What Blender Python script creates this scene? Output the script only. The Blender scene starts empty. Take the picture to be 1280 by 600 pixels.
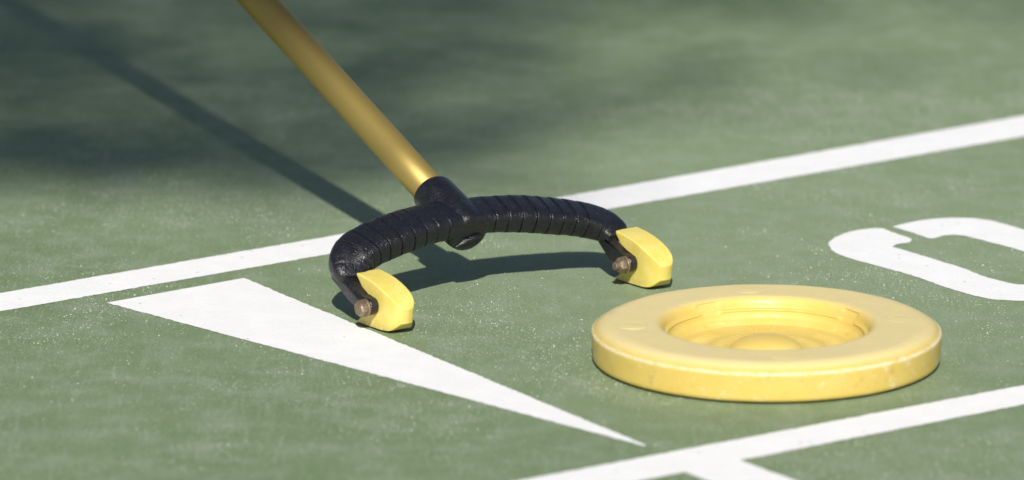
import bpy, bmesh, math, random
from mathutils import Vector, Matrix, noise
R = math.radians
scene = bpy.context.scene
col = scene.collection
random.seed(7)
CM = 0.01

# ------------------------------------------------------------ helpers
def mesh_obj(name, bm, mat, parent=None, smooth=True):
    me = bpy.data.meshes.new(name)
    bmesh.ops.recalc_face_normals(bm, faces=bm.faces[:])
    bm.to_mesh(me); bm.free()
    for p in me.polygons: p.use_smooth = smooth
    o = bpy.data.objects.new(name, me); col.objects.link(o)
    if mat: me.materials.append(mat)
    if parent: o.parent = parent
    return o

def tag(o, label=None, cat=None, group=None, kind=None):
    if label: o['label'] = label
    if cat: o['category'] = cat
    if group: o['group'] = group
    if kind: o['kind'] = kind

def empty(name, loc, rz=0):
    o = bpy.data.objects.new(name, None); col.objects.link(o)
    o.empty_display_size = 0.02
    o.location = loc; o.rotation_euler = (0, 0, rz)
    return o

def subsurf(o, lv=2):
    m = o.modifiers.new('subd', 'SUBSURF'); m.levels = lv; m.render_levels = lv

def crom(pts, n):
    """Catmull-Rom through pts (tuples of any length), n samples per span"""
    out = []
    P = [tuple(2*a-b for a, b in zip(pts[0], pts[1]))] + list(pts) + [tuple(2*a-b for a, b in zip(pts[-1], pts[-2]))]
    for i in range(1, len(P)-2):
        for k in range(n):
            t = k/n
            out.append(tuple(0.5*(2*b+(c-a)*t+(2*a-5*b+4*c-d)*t*t+(3*b-a-3*c+d)*t**3)
                             for a, b, c, d in zip(P[i-1], P[i], P[i+1], P[i+2])))
    out.append(tuple(pts[-1]))
    return out

def lathe(bm, prof, n, org=Vector((0,0,0)), ax=Vector((0,0,1)), ref=Vector((1,0,0)), cap0=False, cap1=False, fn=None):
    """prof: (radius, height) list about axis ax"""
    ax = ax.normalized(); e1 = (ref-ax*ref.dot(ax)).normalized(); e2 = ax.cross(e1)
    rings = []
    for r, h in prof:
        if r < 1e-7:
            rings.append([bm.verts.new(org+ax*h)]); continue
        ring = []
        for k in range(n):
            a = 2*math.pi*k/n
            rr, hh = fn(r, h, a) if fn else (r, h)
            ring.append(bm.verts.new(org+ax*hh+(e1*math.cos(a)+e2*math.sin(a))*rr))
        rings.append(ring)
    for A, B in zip(rings, rings[1:]):
        if len(A) == 1 and len(B) == 1: continue
        for k in range(n):
            j = (k+1) % n
            if len(A) == 1: bm.faces.new((A[0], B[j], B[k]))
            elif len(B) == 1: bm.faces.new((A[k], A[j], B[0]))
            else: bm.faces.new((A[k], A[j], B[j], B[k]))
    if cap0 and len(rings[0]) > 1: bm.faces.new(rings[0])
    if cap1 and len(rings[-1]) > 1: bm.faces.new(rings[-1])

# ------------------------------------------------------------ node helpers
def new_mat(name):
    m = bpy.data.materials.new(name); m.use_nodes = True
    nt = m.node_tree; nt.nodes.clear()
    out = nt.nodes.new('ShaderNodeOutputMaterial')
    b = nt.nodes.new('ShaderNodeBsdfPrincipled')
    nt.links.new(b.outputs[0], out.inputs[0])
    return m, nt, b

class N:
    def __init__(s, nt): s.nt = nt
    def link(s, a, b): s.nt.links.new(a, b)
    def put(s, inp, v):
        if isinstance(v, bpy.types.NodeSocket): s.link(v, inp)
        elif v is not None: inp.default_value = v
    def coord(s): return s.nt.nodes.new('ShaderNodeTexCoord').outputs['Object']
    def mapping(s, v, scale=(1,1,1), rot=(0,0,0), loc=(0,0,0)):
        n = s.nt.nodes.new('ShaderNodeMapping'); s.link(v, n.inputs[0])
        n.inputs['Scale'].default_value = scale; n.inputs['Rotation'].default_value = rot; n.inputs['Location'].default_value = loc
        return n.outputs[0]
    def noise(s, v, scale, detail=4, rough=.55, dist=0):
        n = s.nt.nodes.new('ShaderNodeTexNoise'); s.link(v, n.inputs['Vector'])
        n.inputs['Scale'].default_value = scale; n.inputs['Detail'].default_value = detail
        n.inputs['Roughness'].default_value = rough; n.inputs['Distortion'].default_value = dist
        return n.outputs['Fac']
    def voro(s, v, scale, feat='F1', rnd=1):
        n = s.nt.nodes.new('ShaderNodeTexVoronoi'); s.link(v, n.inputs['Vector']); n.feature = feat
        n.inputs['Scale'].default_value = scale; n.inputs['Randomness'].default_value = rnd
        return n
    def ramp(s, v, a, b, lo=0., hi=1.):
        n = s.nt.nodes.new('ShaderNodeMapRange'); s.put(n.inputs['Value'], v)
        n.inputs['From Min'].default_value = a; n.inputs['From Max'].default_value = b
        n.inputs['To Min'].default_value = lo; n.inputs['To Max'].default_value = hi
        n.interpolation_type = 'SMOOTHSTEP' if (a < b) else 'LINEAR'
        return n.outputs[0]
    def math(s, op, a, b=None):
        n = s.nt.nodes.new('ShaderNodeMath'); n.operation = op
        s.put(n.inputs[0], a)
        if b is not None: s.put(n.inputs[1], b)
        return n.outputs[0]
    def mix(s, f, a, b, mode='MIX'):
        n = s.nt.nodes.new('ShaderNodeMix'); n.data_type = 'RGBA'; n.blend_type = mode
        s.put(n.inputs[0], f)
        s.put(n.inputs[6], a if isinstance(a, bpy.types.NodeSocket) else (*a, 1))
        s.put(n.inputs[7], b if isinstance(b, bpy.types.NodeSocket) else (*b, 1))
        return n.outputs[2]
    def bump(s, h, dist, strength=1., nrm=None):
        n = s.nt.nodes.new('ShaderNodeBump'); s.link(h, n.inputs['Height'])
        n.inputs['Distance'].default_value = dist; n.inputs['Strength'].default_value = strength
        if nrm: s.link(nrm, n.inputs['Normal'])
        return n.outputs[0]
    def xyz(s, v):
        n = s.nt.nodes.new('ShaderNodeSeparateXYZ'); s.link(v, n.inputs[0]); return n.outputs

# ------------------------------------------------------------ materials
def ground_mat():
    m, nt, b = new_mat('green_court_paint'); n = N(nt); c = n.coord()
    big = n.noise(c, 7, 5, .6)
    med = n.noise(c, 45, 5, .6)
    col_ = n.mix(n.ramp(big, .3, .7), (.134, .204, .082), (.176, .248, .116))
    col_ = n.mix(n.ramp(med, .40, .68, 0, .45), col_, (.290, .345, .250))
    # squeegee strokes: stretched noise bent by a slow noise
    st = n.mapping(c, scale=(320, 34, 1), rot=(0, 0, R(-28)))
    strokes = n.noise(st, 1.0, 4, .6, .9)
    col_ = n.mix(n.ramp(strokes, .5, .72, 0, .30), col_, (.33, .39, .29))
    fine = n.noise(c, 900, 3, .6)
    col_ = n.mix(n.ramp(fine, .48, .70, 0, .55), col_, (.37, .43, .33))
    dk = n.noise(c, 520, 3, .6)
    col_ = n.mix(n.ramp(dk, .50, .72, 0, .50), col_, (.125, .175, .10))
    # sand grains and their glints painted in: tiny pale specks in patches
    patch = n.ramp(n.math('ADD', n.noise(n.mapping(c, loc=(3, 1, 0)), 9, 3, .6), n.math('MULTIPLY', n.noise(c, 55, 3, .6), .5)), .70, .98)
    v1 = n.voro(c, 640); cell = n.xyz(v1.outputs['Color'])
    spot = n.math('MULTIPLY', n.math('LESS_THAN', v1.outputs['Distance'], .30), n.math('GREATER_THAN', cell[0], .86))
    v2 = n.voro(n.mapping(c, loc=(.7, .2, 0)), 900); cell2 = n.xyz(v2.outputs['Color'])
    spot2 = n.math('MULTIPLY', n.math('LESS_THAN', v2.outputs['Distance'], .33), n.math('GREATER_THAN', cell2[1], .80))
    sp = n.math('MAXIMUM', n.math('MULTIPLY', spot, patch), n.math('MULTIPLY', spot2, n.ramp(patch, 0, 1, .10, .9)))
    col_ = n.mix(n.math('MULTIPLY', sp, .72), col_, (.66, .70, .62))
    sl_ = n.noise(n.mapping(c, scale=(900, 12, 1), rot=(0, 0, R(-62))), 1, 2, .5, .2)
    col_ = n.mix(n.math('MULTIPLY', n.ramp(sl_, .70, .76), n.ramp(n.noise(c, 14, 3, .6), .50, .62, 0, .35)), col_, (.42, .46, .38))
    # brightness falloff painted into the ground colour: paler towards the middle
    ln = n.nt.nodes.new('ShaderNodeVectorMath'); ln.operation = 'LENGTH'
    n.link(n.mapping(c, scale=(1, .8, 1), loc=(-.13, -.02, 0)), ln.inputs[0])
    falloff = n.math('SUBTRACT', 1.0, n.ramp(n.math('ADD', ln.outputs['Value'], n.math('MULTIPLY', n.noise(c, 8, 4, .6), .12)), .08, .50))
    col_ = n.mix(n.math('MULTIPLY', falloff, .42), col_, (.325, .400, .250))
    # pale scuffs
    sc = n.noise(n.mapping(c, scale=(14, 40, 1), rot=(0, 0, R(12)), loc=(5, 2, 0)), 1, 6, .75)
    col_ = n.mix(n.ramp(sc, .55, .75, 0, .35), col_, (.42, .45, .40))
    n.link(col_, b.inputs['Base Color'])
    b.inputs['Roughness'].default_value = .62
    b.inputs['Specular IOR Level'].default_value = .35
    h = n.math('ADD', n.math('MULTIPLY', n.noise(c, 700, 4, .65), 1.), n.math('MULTIPLY', strokes, .7))
    h = n.math('ADD', h, n.math('MULTIPLY', sp, .5))
    n.link(n.bump(h, .0008, .9), b.inputs['Normal'])
    return m

def paint_mat():
    m, nt, b = new_mat('white_line_paint'); n = N(nt); c = n.coord()
    base = n.mix(n.ramp(n.noise(c, 60, 4, .6), .35, .7), (.83, .83, .83), (.87, .87, .87))
    v = n.voro(c, 260); cell = n.xyz(v.outputs['Color'])
    pit = n.math('MULTIPLY', n.math('LESS_THAN', v.outputs['Distance'], .2), n.math('GREATER_THAN', cell[0], .95))
    base = n.mix(n.math('MULTIPLY', pit, .55), base, (.30, .32, .27))
    base = n.mix(n.ramp(n.noise(c, 900, 4, .7), .56, .78, 0, .45), base, (.50, .54, .47))
    base = n.mix(n.ramp(n.noise(n.mapping(c, loc=(3, 3, 3)), 38, 6, .72), .60, .80, 0, .30), base, (.55, .58, .52))
    n.link(base, b.inputs['Base Color']); b.inputs['Roughness'].default_value = .7
    b.inputs['Specular IOR Level'].default_value = .3
    n.link(n.bump(n.noise(c, 650, 4, .65), .00055, .7), b.inputs['Normal'])
    return m

def disc_mat(name, side, top):
    m, nt, b = new_mat(name); n = N(nt); c = n.coord()
    z = n.xyz(c)[2]
    g = n.nt.nodes.new('ShaderNodeNewGeometry'); nz = n.xyz(g.outputs['Normal'])[2]
    rad = n.nt.nodes.new('ShaderNodeVectorMath'); rad.operation = 'LENGTH'
    n.link(n.mapping(c, scale=(1, 1, 0)), rad.inputs[0]); rd = rad.outputs['Value']
    # sun-bleached playing face is paler than the moulded sides and well
    face = n.math('MULTIPLY', n.ramp(z, .0140, .0160), n.ramp(rd, .0440, .0490))
    cc = n.mix(face, side, top)
    cc = n.mix(n.ramp(n.noise(c, 70, 5, .6), .40, .72, 0, .28), cc, (.72, .60, .26))
    # scuffs on the rolled edge and side
    edge = n.math('MULTIPLY', n.ramp(z, .0124, .0130), n.math('SUBTRACT', 1.0, n.ramp(z, .0135, .0141)))
    edge = n.math('MULTIPLY', edge, n.ramp(rd, .068, .072))
    sc = n.ramp(n.noise(n.mapping(c, scale=(1, 1, 2.5)), 260, 6, .75), .36, .52)
    cc = n.mix(n.math('MULTIPLY', n.math('MULTIPLY', edge, sc), .62), cc, (.78, .72, .58))
    sd = n.math('MULTIPLY', n.ramp(rd, .0725, .0745), n.ramp(n.noise(n.mapping(c, loc=(1, 2, 3)), 150, 5, .7), .56, .68))
    cc = n.mix(n.math('MULTIPLY', sd, .45), cc, (.80, .74, .55))
    dirt = n.math('MULTIPLY', n.ramp(rd, .0725, .0745), n.ramp(n.noise(n.mapping(c, loc=(4, 2, 3)), 190, 6, .78), .54, .68))
    cc = n.mix(n.math('MULTIPLY', dirt, .55), cc, (.45, .30, .12))
    n.link(cc, b.inputs['Base Color'])
    n.put(b.inputs['Roughness'], n.ramp(n.noise(c, 220, 4, .6), .3, .7, .34, .50))
    b.inputs['Subsurface Weight'].default_value = .22
    b.inputs['Subsurface Radius'].default_value = (.004, .0025, .0008)
    b.inputs['Subsurface Scale'].default_value = 1.0
    hb = n.math('ADD', n.noise(c, 420, 4, .6), n.math('MULTIPLY', n.noise(c, 1500, 2, .5), .4))
    n.link(n.bump(hb, .00016, .8), b.inputs['Normal'])
    return m

def shoe_mat():
    m, nt, b = new_mat('lemon_yellow_plastic'); n = N(nt); c = n.coord()
    cc = n.mix(n.ramp(n.noise(c, 160, 5, .6), .35, .7), (.70, .565, .12), (.75, .62, .18))
    cc = n.mix(n.ramp(n.noise(n.mapping(c, loc=(2, 5, 1)), 330, 5, .7), .60, .74, 0, .35), cc, (.62, .50, .16))
    z_ = n.xyz(c)[2]
    scr = n.math('MULTIPLY', n.math('SUBTRACT', 1.0, n.ramp(z_, .001, .006)), n.ramp(n.noise(c, 420, 5, .7), .42, .60))
    cc = n.mix(n.math('MULTIPLY', scr, .55), cc, (.36, .31, .16))
    n.link(cc, b.inputs['Base Color']); b.inputs['Roughness'].default_value = .48
    b.inputs['Subsurface Weight'].default_value = .2
    b.inputs['Subsurface Radius'].default_value = (.003, .002, .0005); b.inputs['Subsurface Scale'].default_value = 1
    n.link(n.bump(n.noise(c, 700, 4, .6), .00016, .8), b.inputs['Normal'])
    return m

def black_mat():
    m, nt, b = new_mat('black_painted_casting'); n = N(nt); c = n.coord()
    wear = n.ramp(n.noise(c, 300, 6, .72), .56, .72)
    cc = n.mix(n.math('MULTIPLY', wear, .45), (.009, .009, .013), (.050, .048, .050))
    dust = n.math('MULTIPLY', n.ramp(n.noise(c, 1500, 3, .7), .62, .76), .30)
    cc = n.mix(dust, cc, (.22, .22, .24))
    n.link(cc, b.inputs['Base Color'])
    n.put(b.inputs['Roughness'], n.ramp(n.noise(c, 260, 4, .6), .3, .7, .22, .42))
    b.inputs['Specular IOR Level'].default_value = .6
    h = n.math('ADD', n.noise(c, 1100, 3, .6), n.math('MULTIPLY', n.noise(c, 260, 4, .6), 1.1))
    n.link(n.bump(h, .00040, .85), b.inputs['Normal'])
    return m

def gold_mat():
    m, nt, b = new_mat('gold_anodised_tube'); n = N(nt); c = n.coord()
    cc = n.mix(n.ramp(n.noise(c, 330, 6, .8), .58, .70, 0, .5), (.37, .275, .080), (.24, .19, .09))
    n.link(cc, b.inputs['Base Color']); b.inputs['Metallic'].default_value = .62
    b.inputs['Roughness'].default_value = .52
    return m

def steel_mat():
    m, nt, b = new_mat('rusty_steel'); n = N(nt); c = n.coord()
    w = n.ramp(n.noise(c, 500, 5, .7), .40, .62)
    cc = n.mix(w, (.33, .27, .19), (.16, .10, .06)); n.link(cc, b.inputs['Base Color'])
    n.put(b.inputs['Metallic'], n.ramp(w, 0, 1, .85, .3)); b.inputs['Roughness'].default_value = .5
    n.link(n.bump(n.noise(c, 1400, 4, .6), .0003, .8), b.inputs['Normal'])
    return m

def simple(name, c0, c1, sc, rough=.7, trans=0):
    m, nt, b = new_mat(name); n = N(nt); c = n.coord()
    n.link(n.mix(n.ramp(n.noise(c, sc, 5, .6), .3, .7), c0, c1), b.inputs['Base Color'])
    b.inputs['Roughness'].default_value = rough
    return m

M_ground, M_paint = ground_mat(), paint_mat()
M_disc = disc_mat('faded_yellow_plastic', (.67, .50, .125), (.74, .61, .285))
M_plug = simple('pale_yellow_plastic', (.72, .59, .25), (.75, .62, .28), 200, .42)
M_shoe, M_black, M_gold, M_steel = shoe_mat(), black_mat(), gold_mat(), steel_mat()
M_grip = simple('black_rubber', (.012, .012, .012), (.02, .02, .02), 300, .6)
M_leaf = simple('green_leaf', (.05, .10, .025), (.08, .13, .03), 9, .5)
_nt = M_leaf.node_tree; _o = _nt.nodes['Material Output']; _p = _nt.nodes['Principled BSDF']
_t = _nt.nodes.new('ShaderNodeBsdfTranslucent'); _t.inputs[0].default_value = (.16, .19, .03, 1)
_m = _nt.nodes.new('ShaderNodeMixShader'); _m.inputs[0].default_value = .5
_nt.links.new(_p.outputs[0], _m.inputs[1]); _nt.links.new(_t.outputs[0], _m.inputs[2]); _nt.links.new(_m.outputs[0], _o.inputs[0])
M_bark = simple('grey_bark', (.14, .11, .08), (.24, .20, .16), 30, .9)

# ------------------------------------------------------------ ground + markings
bm = bmesh.new()
S = 300
# fine middle, coarse outside, one sheet
xs = [-S, -20, -3, 3, 20, S]
gv = [[bm.verts.new((x, y, 0)) for x in xs] for y in xs]
for j in range(5):
    for i in range(5): bm.faces.new((gv[j][i], gv[j][i+1], gv[j+1][i+1], gv[j+1][i]))
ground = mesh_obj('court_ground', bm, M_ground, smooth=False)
tag(ground, 'green painted shuffleboard court with pale speckles and brush strokes', kind='structure')

def paint(name, pts, label, z=.00025, rag=.00060, closed_step=.0015):
    """a coat of paint: filled outline with a slightly ragged edge"""
    out = []
    n = len(pts)
    for i in range(n):
        a, b_ = Vector(pts[i]), Vector(pts[(i+1) % n])
        d = (b_-a).length
        if d < 1e-6: continue
        k = max(1, int(min(d/closed_step, 900)))
        nrm = Vector((-(b_-a).y, (b_-a).x)).normalized()
        for q in range(k):
            p = a.lerp(b_, q/k)
            w = noise.noise(Vector((p.x*420, p.y*420, 1.3)))*rag + noise.noise(Vector((p.x*110, p.y*110, 4)))*rag*.5
            out.append(p + nrm*w)
    bm = bmesh.new()
    top = [bm.verts.new((p.x, p.y, z)) for p in out]
    f = bm.faces.new(top)
    bmesh.ops.triangulate(bm, faces=[f])
    for g in bm.faces:
        g.normal_update()
        if g.normal.z < 0: g.normal_flip()
    o = mesh_obj(name, bm, M_paint, ground, smooth=False)
    o['label'] = label
    return o

def strip(name, ea, eb, label, z=.00025, rag=.00060, n=1400):
    """a coat of paint between two long edges, laid as a strip of small quads"""
    def walk(e, ph):
        e = [Vector(p) for p in e]
        L = [0]
        for a, b_ in zip(e, e[1:]): L.append(L[-1]+(b_-a).length)
        out = []
        for k in range(n+1):
            d = L[-1]*k/n
            i = max(q for q in range(len(e)-1) if L[q] <= d+1e-9)
            t = (d-L[i])/(L[i+1]-L[i]); p = e[i].lerp(e[i+1], t)
            u = (e[i+1]-e[i]).normalized(); nr = Vector((-u.y, u.x))
            out.append(p+nr*(noise.noise(Vector((p.x*420, p.y*420, ph)))*rag+noise.noise(Vector((p.x*110, p.y*110, ph+3)))*rag*.5))
        return out
    A, B = walk(ea, 1.3), walk(eb, 7.7)
    bm = bmesh.new()
    va = [bm.verts.new((p.x, p.y, z)) for p in A]; vb = [bm.verts.new((p.x, p.y, z)) for p in B]
    for k in range(n): bm.faces.new((va[k], va[k+1], vb[k+1], vb[k]))
    for f in bm.faces:
        f.normal_update()
        if f.normal.z < 0: f.normal_flip()
    me = bpy.data.meshes.new(name); bm.to_mesh(me); bm.free(); me.materials.append(M_paint)
    o = bpy.data.objects.new(name, me); col.objects.link(o); o.parent = ground
    o['label'] = label
    return o

def ext(a, b, t):   # point on line a->b at parameter t
    return (a[0]+(b[0]-a[0])*t, a[1]+(b[1]-a[1])*t)
ft0, ft1 = (-.229, -.102), (.2542, .2618)
fb0, fb1 = (-.2267, -.1356), (.251, .2151)
strip('line_marking', [ext(ft0, ft1, -.8), ft0, (-.0741, .0142), (.0227, .0852), ft1, ext(ft0, ft1, 1.6)],
      [ext(fb0, fb1, -.8), fb0, (-.0834, -.028), (.047, .0623), fb1, ext(fb0, fb1, 1.6)],
      'long white painted line passing behind the cue head', n=2600)
nt0, nt1 = (.0055, -.4136), (.2179, -.2635)
nb0, nb1 = (.0933, -.3843), (.2157, -.2952)
J = (.0700, -.4027)
stem_dir = Vector((.0202, -.0293)).normalized()
strip('line_marking', [ext(nt0, nt1, -1.5), nt0, nt1, ext(nt0, nt1, 2.6)], [ext(nb0, nb1, -3), J, nb0, nb1, ext(nb0, nb1, 4)],
      'white painted line in front of the disc', n=2200)
strip('line_marking', [tuple(Vector(nb0)-stem_dir*.012), tuple(Vector(nb0)+stem_dir*.8)], [tuple(Vector(J)-stem_dir*.012), tuple(Vector(J)+stem_dir*.8)],
      'short white painted line branching off towards the viewer', z=.00035, n=500)
strip('triangle_marking', [(-.1805, -.1196), (.0544, -.3619)], [(-.1209, -.0737), (.0556, -.3611)],
      'long pointed white painted triangle left of the cue head', n=420)
A_in = [(.1720, .0220), (.1846, .0007), (.1829, -.0052), (.1766, -.0091), (.1747, -.0140), (.2017, -.0509), (.2126, -.0698), (.2231, -.0823), (.2303, -.0860),
        (.2400, -.0850), (.2500, -.0790)]
A_out = [(.2520, -.1040), (.2400, -.1135), (.2282, -.1162), (.2194, -.1147), (.2100, -.1101), (.1962, -.0932), (.1817, -.0704), (.1647, -.0493),
         (.1525, -.0340), (.1476, -.0237), (.1456, -.0091), (.1479, .0007), (.1538, .0121), (.1603, .0187), (.1682, .0224)]
paint('number_marking', A_in[:1]+crom(A_in[1:5], 5)[:-1]+crom(A_in[4:], 5)+crom(A_out, 6), 'left half of a white stencilled zero behind the disc')
B = crom([(.1764, .0254), (.1850, .0337), (.1947, .0403), (.2042, .0430), (.2135, .0427), (.2218, .0387), (.2291, .0313), (.2376, .0194),
          (.2600, -.0130), (.2760, -.0420), (.2790, -.0580), (.2740, -.0720), (.2610, -.0900)], 5)
Bi = crom([(.2560, -.0720), (.2600, -.0600), (.2560, -.0500), (.2450, -.0370), (.2346, -.0237), (.2297, -.0166), (.2198, -.0049), (.2119, .0046),
           (.2076, .0085), (.2038, .0095), (.1990, .0072), (.1941, .0026), (.1912, .0046), (.1848, .0144)], 5)
paint('number_marking', B+Bi, 'right half of a white stencilled zero behind the disc')

# ------------------------------------------------------------ loose pale sand grains caught in the paint
bm = bmesh.new()
rg = random.Random(3)
cnt = 0
while cnt < 22000:
    x = rg.uniform(-.30, .30); y = rg.uniform(-.44, .40)
    pch = noise.noise(Vector((x*9, y*9, 7)))+.5*noise.noise(Vector((x*40, y*40, 2)))
    den = .06+.9*max(0, min(1, (pch-.02)/.35))
    if x < 0 and y < -.05: den = min(1, den*1.5+.10)
    if rg.random() > den: continue
    r = rg.uniform(.00009, .00024)*(1 if rg.random() < .88 else 1.6)
    h = r*rg.uniform(.7, 1.3)
    a0 = rg.uniform(0, 6.28)
    ring = [bm.verts.new((x+r*math.cos(a0+q*1.257)*rg.uniform(.8, 1.2), y+r*math.sin(a0+q*1.257)*rg.uniform(.8, 1.2), 0)) for q in range(5)]
    t = bm.verts.new((x+rg.uniform(-.3, .3)*r, y+rg.uniform(-.3, .3)*r, h))
    for q in range(5): bm.faces.new((ring[q], ring[(q+1) % 5], t))
    cnt += 1
M_grain = simple('pale_sand', (.42, .47, .38), (.74, .76, .70), 300, .45)
o = mesh_obj('sand_grains', bm, M_grain, None, smooth=False)
tag(o, 'fine pale sand grains scattered over the green court', 'sand', kind='stuff')

# ------------------------------------------------------------ disc
disc = empty('shuffleboard_disc', (.1096, -.2215, .0003))
tag(disc, 'round yellow plastic disc with a deep round well, lying on the green court', 'shuffleboard disc')
ROT = R(6)
def arcmask(a, spans, soft=.05):
    best = 0
    for c0, hw in spans:
        d = abs((a-c0+math.pi) % (2*math.pi)-math.pi)
        best = max(best, min(1, max(0, (hw-d)/soft+.5)))
    return best
ledge = [(R(78+90*k), R(38)) for k in range(4)]
def discfn(r, h, a):
    # well wall: ledge ridge over arcs and slightly recessed gaps between them
    m_ = arcmask(a, ledge, .055)
    if .0375 < r < .0462 and h > .0048:
        # plain wall in the gaps, undercut ledge over the arcs
        wall = .0392+.0060*min(1, max(0, (h-.0066)/.0090))
        flat = max(r, wall+.0006) if .0066 < h < .0156 else r
        r = r*m_+flat*(1-m_)
    # moulded ribs on the floor of the well
    if .0255 < r < .0365 and h < .009:
        k = .5+.5*math.sin(a*92+math.sin(a*7)*2)
        w = math.sin((r-.0255)/.011*math.pi)
        on = .25+.75*arcmask(a, [(R(20), R(26)), (R(160), R(26)), (R(200), R(22)), (R(340), R(22)), (R(90), R(10))], .1)
        h += .00032*k*w*on
    if .0165 < r < .0245 and h < .009:
        h += .00035*(.5+.5*math.sin(a*40))*math.sin((r-.0165)/.008*math.pi)
    # slight unevenness of an old moulding
    h += noise.noise(Vector((math.cos(a)*r*60, math.sin(a)*r*60, 2)))*.00012 if r > .03 else 0
    return r, h
prof = []
def seg(p, q, n):
    for k in range(n): prof.append((p[0]+(q[0]-p[0])*k/n, p[1]+(q[1]-p[1])*k/n))
def curve(pts, n):
    prof.extend(crom(pts, n)[:-1])
seg((.050, .0012), (.0735, .0008), 4)
curve([(.0735, .0008), (.0745, .0013), (.0750, .0024)], 5)
seg((.0750, .0024), (.0755, .0126), 12)
curve([(.0755, .0126), (.0753, .0133), (.0744, .0138)], 5)
curve([(.0744, .0138), (.0725, .0151), (.0700, .0163), (.0672, .0169), (.0650, .0170)], 6)
seg((.0650, .0170), (.0492, .0169), 30)
curve([(.0492, .0169), (.0472, .0167), (.0455, .0159), (.0446, .0146), (.0441, .0130)], 7)
curve([(.0441, .0130), (.0438, .0124), (.0431, .0122), (.0426, .0120), (.0423, .0117), (.0423, .0114), (.0426, .0111)], 6)
curve([(.0426, .0111), (.0423, .0095), (.0416, .0083), (.0400, .0074), (.0380, .0060)], 7)
seg((.0380, .0060), (.0260, .0055), 26)
curve([(.0260, .0055), (.0252, .0058), (.0245, .0060), (.0237, .0058)], 4)
seg((.0237, .0060), (.0175, .0058), 12)
curve([(.0175, .0057), (.0168, .0056), (.0162, .0055), (.0158, .0053)], 4)
prof.append((.0140, .0046)); prof.append((0, .0046))
bm = bmesh.new()
lathe(bm, prof, 720, fn=discfn)
body = mesh_obj('disc_body', bm, M_disc, disc)
bm = bmesh.new()
lathe(bm, [(.0158, .0050), (.0156, .0056), (.0150, .0064), (.0138, .0076), (.0118, .0088), (.009, .0099), (.006, .0106), (.003, .0110), (0, .0111)], 96)
o = mesh_obj('center_boss', bm, M_disc, disc); subsurf(o, 1)
for k in range(4):
    a = k*math.pi/2+ROT
    p = Vector((.0585*math.cos(a), .0585*math.sin(a), .0167))
    bm = bmesh.new()
    lathe(bm, [(.0065, -.0004), (.0065, .00022), (.0063, .00036), (.0060, .00034), (.0057, .00024), (.0052, .00026), (.003, .00042), (0, .00048)], 64, org=p)
    mesh_obj('round_plug', bm, M_plug, disc)

# ------------------------------------------------------------ cue
# local frame: +X lateral (to the right shoe), -Y forward (towards the shoes' noses), units converted from cm
cue = empty('shuffleboard_cue', (-.0079, -.1206, 0), R(34.6))
tag(cue, 'shuffleboard cue with gold pole, black forked head and two yellow tips resting on the court', 'shuffleboard cue')

def sect(n, w, t, p=3.5):
    out = []
    for k in range(n):
        a = 2*math.pi*k/n
        ca, sa = math.cos(a), math.sin(a)
        out.append((w*math.copysign(abs(ca)**(2/p), ca), t*math.copysign(abs(sa)**(2/p), sa)))
    return out

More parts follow.
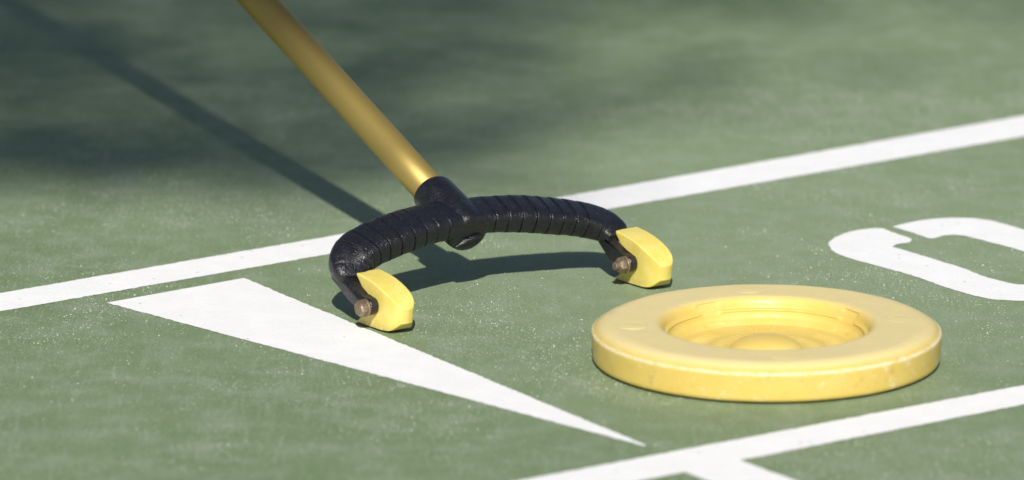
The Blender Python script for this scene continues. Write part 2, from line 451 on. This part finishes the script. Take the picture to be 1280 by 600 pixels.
# centreline of the right arm: lateral, back, z, half depth, half thickness ; mirrored for the left
arm = [(0, 2.30, 3.50, .98, .58), (1.2, 2.25, 3.48, .98, .58), (2.5, 2.12, 3.40, .99, .60), (3.5, 2.00, 3.28, 1.0, .62), (4.5, 1.92, 3.10, 1.0, .62),
       (5.4, 1.82, 2.90, .99, .60), (6.05, 1.66, 2.68, .97, .60), (6.50, 1.38, 2.45, .92, .56), (6.72, 1.05, 2.22, .82, .46), (6.80, .72, 2.02, .70, .32)]
XO = -.27
def arm_mesh(bm, sgn, thick=1.0):
    P = []
    for q in crom(arm, 64):
        fade = 1 if q[0] < 6 else max(0, min(1, (q[1]-.6)/1.05))
        P.append((q[0]+(.65 if sgn > 0 else -.05)*max(0, (q[0]-4.2)/2.6)**1.5+(-.30 if sgn < 0 else 0)*max(0, (q[0]-4.2)/2.6)*0, q[1], q[2]+.03-sgn*.012*q[0]*fade, q[3], q[4]))
    # arc length
    s = [0]
    for a, b_ in zip(P, P[1:]): s.append(s[-1]+math.dist(a[:3], b_[:3]))
    NS = 56
    rings = []
    for i, p in enumerate(P):
        a = P[max(0, i-3)]; b_ = P[min(len(P)-1, i+3)]
        T = Vector((sgn*(b_[0]-a[0]), b_[1]-a[1], b_[2]-a[2])).normalized()
        # width direction: lies in the tilted head plane, perpendicular to the path
        tilt = R(18)
        W0 = Vector((0, math.cos(tilt), math.sin(tilt)))       # up the slope, away from the shoes
        nrm = Vector((0, -math.sin(tilt), math.cos(tilt)))
        Wd = T.cross(nrm); Wd = Wd.normalized()
        Nn = Wd.cross(T).normalized()
        w, t = p[3]*thick, p[4]*thick
        g = 0
        if 1.28 < s[i] < 6.3:
            ph = ((s[i]-1.28) % .70)
            g = .12*math.exp(-((ph-.06)/.034)**4) + .022*(ph/.70-.5)
        ring = []
        for (x, y) in sect(NS, w-g, t-g):
            q = Vector((XO+sgn*p[0], p[1], p[2]))+Wd*x+Nn*y
            d = noise.noise(q*1.6+Vector((sgn*5, 0, 0)))*.022+noise.noise(q*6)*.010
            q += (Wd*x+Nn*y).normalized()*d
            ring.append(bm.verts.new(q*CM))
        rings.append(ring)
    for A, B_ in zip(rings, rings[1:]):
        for k in range(NS):
            j = (k+1) % NS; bm.faces.new((A[k], A[j], B_[j], B_[k]))
    bm.faces.new(rings[0])
    # rounded tip of the strap
    last = rings[-1]; c0 = sum((v.co for v in last), Vector())/NS
    T = (Vector((sgn*P[-1][0], P[-1][1], P[-1][2]))-Vector((sgn*P[-8][0], P[-8][1], P[-8][2]))).normalized()
    prev = last
    for k in range(1, 7):
        th = k/6*math.pi/2
        ring = []
        for v in last:
            rel = v.co-c0
            ring.append(bm.verts.new(c0+rel*max(.02, math.cos(th))+T*(.36*CM*math.sin(th))) if False else
                        bm.verts.new(c0+rel*(1-.35*(1-max(0, math.cos(th))))+T*(.14*CM*math.sin(th))))
        for q in range(NS):
            j = (q+1) % NS; bm.faces.new((prev[q], prev[j], ring[j], ring[q]))
        prev = ring
    bm.faces.new(prev)

PD = Vector((-.020, math.cos(R(25)), math.sin(R(25)))).normalized()      # pole direction, up and back
P0 = Vector((-.27, 2.55, 3.36))
bm = bmesh.new()
arm_mesh(bm, 1); arm_mesh(bm, -1, 1.05)
def lug(bm0, xa, xb, back, pts=None):
    """flat lug running from the end of an arm down to the bolt"""
    full = pts is None
    pts = pts or [(back-.02, 1.78), (back+.05, 2.25), (back-.20, 2.60), (1.2, 2.46), (.80, 2.20), (.20, 1.84), (-.42, 1.50)]
    for k in range(9 if full else 0):
        a = R(118)+k*R(150)/8
        pts.append((-.92+.40*math.cos(a), 1.12+.40*math.sin(a)))
    if full: pts.append((.35, 1.02))
    b2 = bmesh.new()
    A = [b2.verts.new(Vector((xa, y, z))*CM) for y, z in pts]
    B = [b2.verts.new(Vector((xb, y, z))*CM) for y, z in pts]
    b2.faces.new(A); b2.faces.new(B)
    for k in range(len(pts)):
        j = (k+1) % len(pts); b2.faces.new((A[k], A[j], B[j], B[k]))
    rim = [e for e in b2.edges if (e.verts[0] in A) == (e.verts[1] in A)]
    bmesh.ops.bevel(b2, geom=rim, offset=.0009, segments=3, affect='EDGES', profile=.5)
    me = bpy.data.meshes.new('t'); b2.to_mesh(me); b2.free(); bm0.from_mesh(me); bpy.data.meshes.remove(me)
lug(bm, -7.44, -6.98, 1.90); lug(bm, 6.48, 6.93, 1.35)
lug(bm, -7.425, -6.1, 0, [(1.80, 1.86), (1.86, 2.28), (1.62, 2.50), (.72, 2.24), (.68, 1.80)])
lug(bm, 6.50, 7.9, 0, [(1.25, 1.80), (1.40, 2.10), (1.10, 2.30), (.62, 2.16), (.60, 1.75)])
hub_prof = [(0, -1.10), (.25, -1.10), (.50, -1.14), (.66, -1.17), (.78, -1.16), (.90, -1.09), (.99, -.96), (1.04, -.78), (1.06, -.5), (1.06, 0), (1.05, .8), (1.03, 1.6),
            (1.00, 1.95), (.97, 2.08), (.92, 2.14), (.82, 2.16), (.76, 2.10), (.76, 1.5)]
hp = crom([(r*CM, h*CM) for r, h in hub_prof[1:]], 4)
def hubfn(r, h, a):
    # flatten a little below, lump along the casting seam
    r *= 1+.035*math.cos(2*(a-.4))
    r += noise.noise(Vector((math.cos(a)*2, math.sin(a)*2, h*180)))*.00022
    return r, h
lathe(bm, hp, 96, org=P0*CM, ax=PD, fn=hubfn, cap0=True)
# cast ridge across the end of the hub
e1 = Vector((1, 0, 0)); e2 = PD.cross(e1)
rid = []
for k in range(25):
    t = -1+2*k/24
    c = P0 - PD*(1.13) + e1*(t*.70) + e2*(.22-.22*t+.16*t*t)
    ring = []
    rr = .13*math.sqrt(max(.03, 1-t*t))
    for q in range(14):
        a = 2*math.pi*q/14
        ring.append(bm.verts.new((c + e2*math.cos(a)*rr + PD*math.sin(a)*rr*1.3)*CM))
    rid.append(ring)
for A, B_ in zip(rid, rid[1:]):
    for q in range(14):
        j = (q+1) % 14; bm.faces.new((A[q], A[j], B_[j], B_[q]))
bm.faces.new(rid[0]); bm.faces.new(rid[-1])
head = mesh_obj('forked_head', bm, M_black, cue)

# pole
bm = bmesh.new()
lathe(bm, [(.0075, .010), (.0075, .05), (.0075, .3), (.0075, .8), (.0075, 1.45)], 64, org=P0*CM, ax=PD, cap0=True, cap1=True)
mesh_obj('pole', bm, M_gold, cue)
bm = bmesh.new()
lathe(bm, [(.0078, 1.22), (.0105, 1.225), (.0112, 1.24), (.0112, 1.46), (.0100, 1.475), (0, 1.478)], 48, org=P0*CM, ax=PD)
mesh_obj('grip', bm, M_grip, cue)

# shoes -------------------------------------------------------------
def shoe(x0):
    """side face in the plane x = x0, F forward = -Y, height z, in cm"""
    top = crom([(-.02, 2.33), (.9, 2.26), (1.8, 2.10), (2.7, 1.80), (3.25, 1.50), (3.52, 1.20)], 12)
    botm = crom([(-.02, .03), (.9, .03), (1.7, .04), (2.5, .06), (3.0, .16), (3.42, .50)], 12)
    def at(c, s):
        f = s*(len(c)-1); i = min(int(f), len(c)-2); k = f-i
        return tuple(a+(b_-a)*k for a, b_ in zip(c[i], c[i+1]))
    ss = [0, .035, .09, .18, .27, .36, .45, .54, .63, .72, .80, .87, .93, .975, 1]
    ts = [0, .04, .12, .24, .36, .48, .60, .72, .84, .95, 1]
    ws = [0, .07, .22, .4, .6, .78, .93, 1]
    def pos(i, j, k):
        s, t, w = ss[i], ts[j], ws[k]
        a, b_ = at(botm, s), at(top, s)
        F = a[0]+(b_[0]-a[0])*t; z = a[1]+(b_[1]-a[1])*t
        conc = 1.0*math.sin(math.pi*min(1, max(0, t))**.85)
        F += conc*(1-s)**2.2
        near = .34*max(0, (s-.45)/.55)**1.8; far = 1.28-.30*max(0, (s-.55)/.45)**1.6
        r = near+(far-near)*w
        F += .10*math.sin(math.pi*w)*max(0, (s-.8)/.2)
        return Vector((x0+r, -F*.90, z*.97))*CM
    bm = bmesh.new(); V = {}
    def v(i, j, k):
        if (i, j, k) not in V: V[(i, j, k)] = bm.verts.new(pos(i, j, k))
        return V[(i, j, k)]
    I, J_, K = len(ss)-1, len(ts)-1, len(ws)-1
    for i in range(I):
        for j in range(J_):
            for k in (0, K): bm.faces.new((v(i, j, k), v(i+1, j, k), v(i+1, j+1, k), v(i, j+1, k)))
    for i in range(I):
        for k in range(K):
            for j in (0, J_): bm.faces.new((v(i, j, k), v(i+1, j, k), v(i+1, j, k+1), v(i, j, k+1)))
    for j in range(J_):
        for k in range(K):
            for i in (0, I): bm.faces.new((v(i, j, k), v(i, j+1, k), v(i, j+1, k+1), v(i, j, k+1)))
    o = mesh_obj('glide_tip', bm, M_shoe, cue); subsurf(o, 2)
    o.location = (0, -.65*CM, 0) if False else (0, 0, 0)
    for vv in o.data.vertices: vv.co.y += .62*CM; vv.co.z += .0004
    return o
shoe(-7.0); shoe(6.95)

# bolts ---------------------------------------------------------------
def bolt(x, nut):
    bm = bmesh.new(); ax = Vector((-1, 0, 0)); org = Vector((x, -1.0, 1.10))*CM
    # washer
    lathe(bm, [(0, 0), (.0036, 0), (.0039, .0003), (.0039, .0009), (.0036, .0012), (.0030, .0012)], 40, org=org, ax=ax, ref=Vector((0, 0, 1)))
    w = mesh_obj('washer', bm, M_steel, None)
    bm = bmesh.new()
    def hexfn(r, h, a):
        k = 1.06*math.cos(math.pi/6)/math.cos((a % (math.pi/3))-math.pi/6)
        return (r*(k if r > .0024 and h < .0045 else 1), h)
    if nut:
        pr = [(.0010, .0008), (.0031, .0010), (.0034, .0014), (.0034, .0036), (.0031, .0042), (.0024, .0047), (.0019, .0048), (.0019, .0062), (.0016, .0065), (0, .0065)]
    else:
        pr = [(.0010, .0008), (.0033, .0010), (.0036, .0014), (.0036, .0036), (.0034, .0042), (.0028, .0046), (.0020, .0045), (0, .0044)]
    lathe(bm, pr, 72, org=org, ax=ax, ref=Vector((0, .3, 1)), fn=hexfn)
    o = mesh_obj('bolt', bm, M_steel, cue)
    
    w.parent = o
    o.data.set_sharp_from_angle(angle=R(28)); w.data.set_sharp_from_angle(angle=R(28))
    return o
b1 = bolt(-7.46, False); b2 = bolt(6.48, True)
b1['label'] = 'rusty hexagonal bolt head'; b2['label'] = 'worn grey nut on the bolt end'

# ------------------------------------------------------------ sun, sky
EL = 38.0; AZ = 1.0
sun_dir = Vector((-math.sin(R(AZ))*math.cos(R(EL)), -math.cos(R(AZ))*math.cos(R(EL)), math.sin(R(EL))))
sl = bpy.data.lights.new('sun', 'SUN'); sl.energy = 4.6; sl.angle = R(.75); sl.color = (1, .955, .885)
so = bpy.data.objects.new('sun', sl); col.objects.link(so)
so.rotation_euler = sun_dir.to_track_quat('Z', 'Y').to_euler(); so.location = sun_dir*6
w = bpy.data.worlds.new('World'); scene.world = w; w.use_nodes = True
nt = w.node_tree; bg = nt.nodes['Background']
sky = nt.nodes.new('ShaderNodeTexSky'); sky.sky_type = 'NISHITA'; sky.sun_disc = False
sky.sun_elevation = R(EL); sky.sun_rotation = R(180+AZ); sky.air_density = 1; sky.dust_density = 1.0; sky.ozone_density = 1
nt.links.new(sky.outputs[0], bg.inputs[0]); bg.inputs[1].default_value = .053

# ------------------------------------------------------------ unseen tree added behind the viewer, crown shaped to shade the far left
tree = empty('unseen_shade_tree', (-2.6, -6.2, 0))
tag(tree, 'unseen leafy tree added behind the viewer to shade the far left of the court', 'tree')
troot = Vector((-2.6, -6.2, 0))
def leaf(bm, c, L, Wd, rot):
    pts = [(-.5, 0), (-.25, .42), (.1, .5), (.38, .25), (.55, 0), (.38, -.25), (.1, -.5), (-.25, -.42)]
    vs = [bm.verts.new(c+rot @ Vector((x*L, y*Wd, -abs(y)*Wd*.25))) for x, y in pts]
    bm.faces.new(vs)
GX = [-.62, -.26, -.20, -.137, -.077, -.016, .024, .065, .105, .186, .26, .40]  # leaf cover by court position, shapes the shade of the unseen crown
GY = [(.060, [.00]*12), (.085, [.05, .10, .20, .42, .74, .66, .30, 0, 0, 0, 0, 0]), (.110, [.88, .88, .88, .88, .94, .84, .50, 0, 0, 0, 0, 0]),
      (.160, [1.0, 1.0, .99, .97, .94, .80, .36, 0, 0, 0, 0, 0]), (.235, [.97, .97, .95, .86, .86, .80, .50, .15, 0, 0, 0, 0]),
      (.320, [.94, .93, .82, .80, .82, .66, .72, .88, .50, .0, 0, 0]), (.420, [.96, .96, .90, .82, .82, .58, .50, .28, .04, .0, .10, .3]),
      (.546, [.97, .98, .93, .86, .80, .62, .50, .35, .25, .20, .40, .5]), (.90, [.9, .9, .9, .85, .8, .7, .6, .5, .4, .4, .4, .4])]
def shade(x, y):
    """share of sunlight the crown holds back over the court point x, y"""
    if y <= GY[0][0]: return 0
    j = max(k for k in range(len(GY)) if GY[k][0] <= y); j = min(j, len(GY)-2)
    i = max([k for k in range(len(GX)) if GX[k] <= x] or [0]); i = min(i, len(GX)-2)
    tx = min(1, max(0, (x-GX[i])/(GX[i+1]-GX[i]))); ty = min(1, (y-GY[j][0])/(GY[j+1][0]-GY[j][0]))
    a, b_ = GY[j][1], GY[j+1][1]
    return (a[i]*(1-tx)+a[i+1]*tx)*(1-ty)+(b_[i]*(1-tx)+b_[i+1]*tx)*ty
bm = bmesh.new()
def place(x, y, L, Wd, h=None):
    h = h or random.uniform(3, 4)
    c = Vector((x, y, 0))+sun_dir*(h/sun_dir.z)-troot
    q = Matrix.Rotation(random.uniform(0, 6.28), 3, 'Z') @ Matrix.Rotation(random.gauss(R(25), R(25)), 3, 'X')
    leaf(bm, c, L, Wd, q)
for k in range(5200):
    x = random.uniform(-.62, .40); y = random.uniform(.06, .90)
    c_ = shade(x, y)
    # leaves needed per area for cover c_, each shading about 10 square centimetres
    if random.random() < -math.log(max(.012, 1-c_))/4.5:
        place(x, y, random.uniform(.032, .050), random.uniform(.020, .030), random.uniform(3.0, 4.0))
for k in range(2600):      # the rest of the crown, shading court outside the picture
    a = random.uniform(0, 6.28); r = math.sqrt(random.random())
    x = -1.75+1.25*r*math.cos(a); y = 1.0+.95*r*math.sin(a)
    if x > -.62: continue
    place(x, y, random.uniform(.06, .11), random.uniform(.035, .06), random.uniform(2.9, 4.6))
mesh_obj('crown', bm, M_leaf, tree, smooth=False)
bm = bmesh.new()
def limb(a, b_, ra, rb, n=10):
    a, b_ = Vector(a), Vector(b_)
    pts = [a.lerp(b_, k/n)+Vector((noise.noise(a+Vector((k*.5, 0, 0))), noise.noise(a+Vector((0, k*.5, 3))), 0))*.12*math.sin(k/n*math.pi) for k in range(n+1)]
    rings = []
    for k, p in enumerate(pts):
        T = (pts[min(n, k+1)]-pts[max(0, k-1)]).normalized(); e1 = T.orthogonal().normalized(); e2 = T.cross(e1)
        r = ra+(rb-ra)*k/n
        rings.append([bm.verts.new(p+(e1*math.cos(q*math.pi/6)+e2*math.sin(q*math.pi/6))*r) for q in range(12)])
    for A, B_ in zip(rings, rings[1:]):
        for q in range(12):
            j = (q+1) % 12; bm.faces.new((A[q], A[j], B_[j], B_[q]))
    bm.faces.new(rings[0]); bm.faces.new(rings[-1])
fork = Vector((.1, .5, 2.1))
limb((0, 0, -.05), fork, .14, .09)
for t in ((-1.75, 1.0), (-1.1, .5), (-.6, 1.2), (-2.3, 1.5), (-.35, .5)):
    tgt = Vector((t[0], t[1], 0))+sun_dir*(3.4/sun_dir.z)-troot
    limb(fork-Vector((0, 0, .1)), tgt, .05, .01)
mesh_obj('trunk', bm, M_bark, tree)

# ------------------------------------------------------------ camera
cam = bpy.data.cameras.new('camera'); co = bpy.data.objects.new('camera', cam); col.objects.link(co)
P = R(13.6); Lc = 3.32
co.location = (0, -Lc*math.cos(P), Lc*math.sin(P)); co.rotation_euler = (math.pi/2-P, 0, 0)
cam.sensor_width = 36; cam.lens = 36*9000/1280; cam.clip_start = .05; cam.clip_end = 1000
cam.dof.use_dof = True; cam.dof.focus_distance = 3.19; cam.dof.aperture_fstop = 9.0
scene.camera = co
scene.render.engine = 'CYCLES'
scene.cycles.max_bounces = 8
vs = scene.view_settings; vs.view_transform = 'Standard'; vs.look = 'None'; vs.exposure = .25; vs.gamma = 1
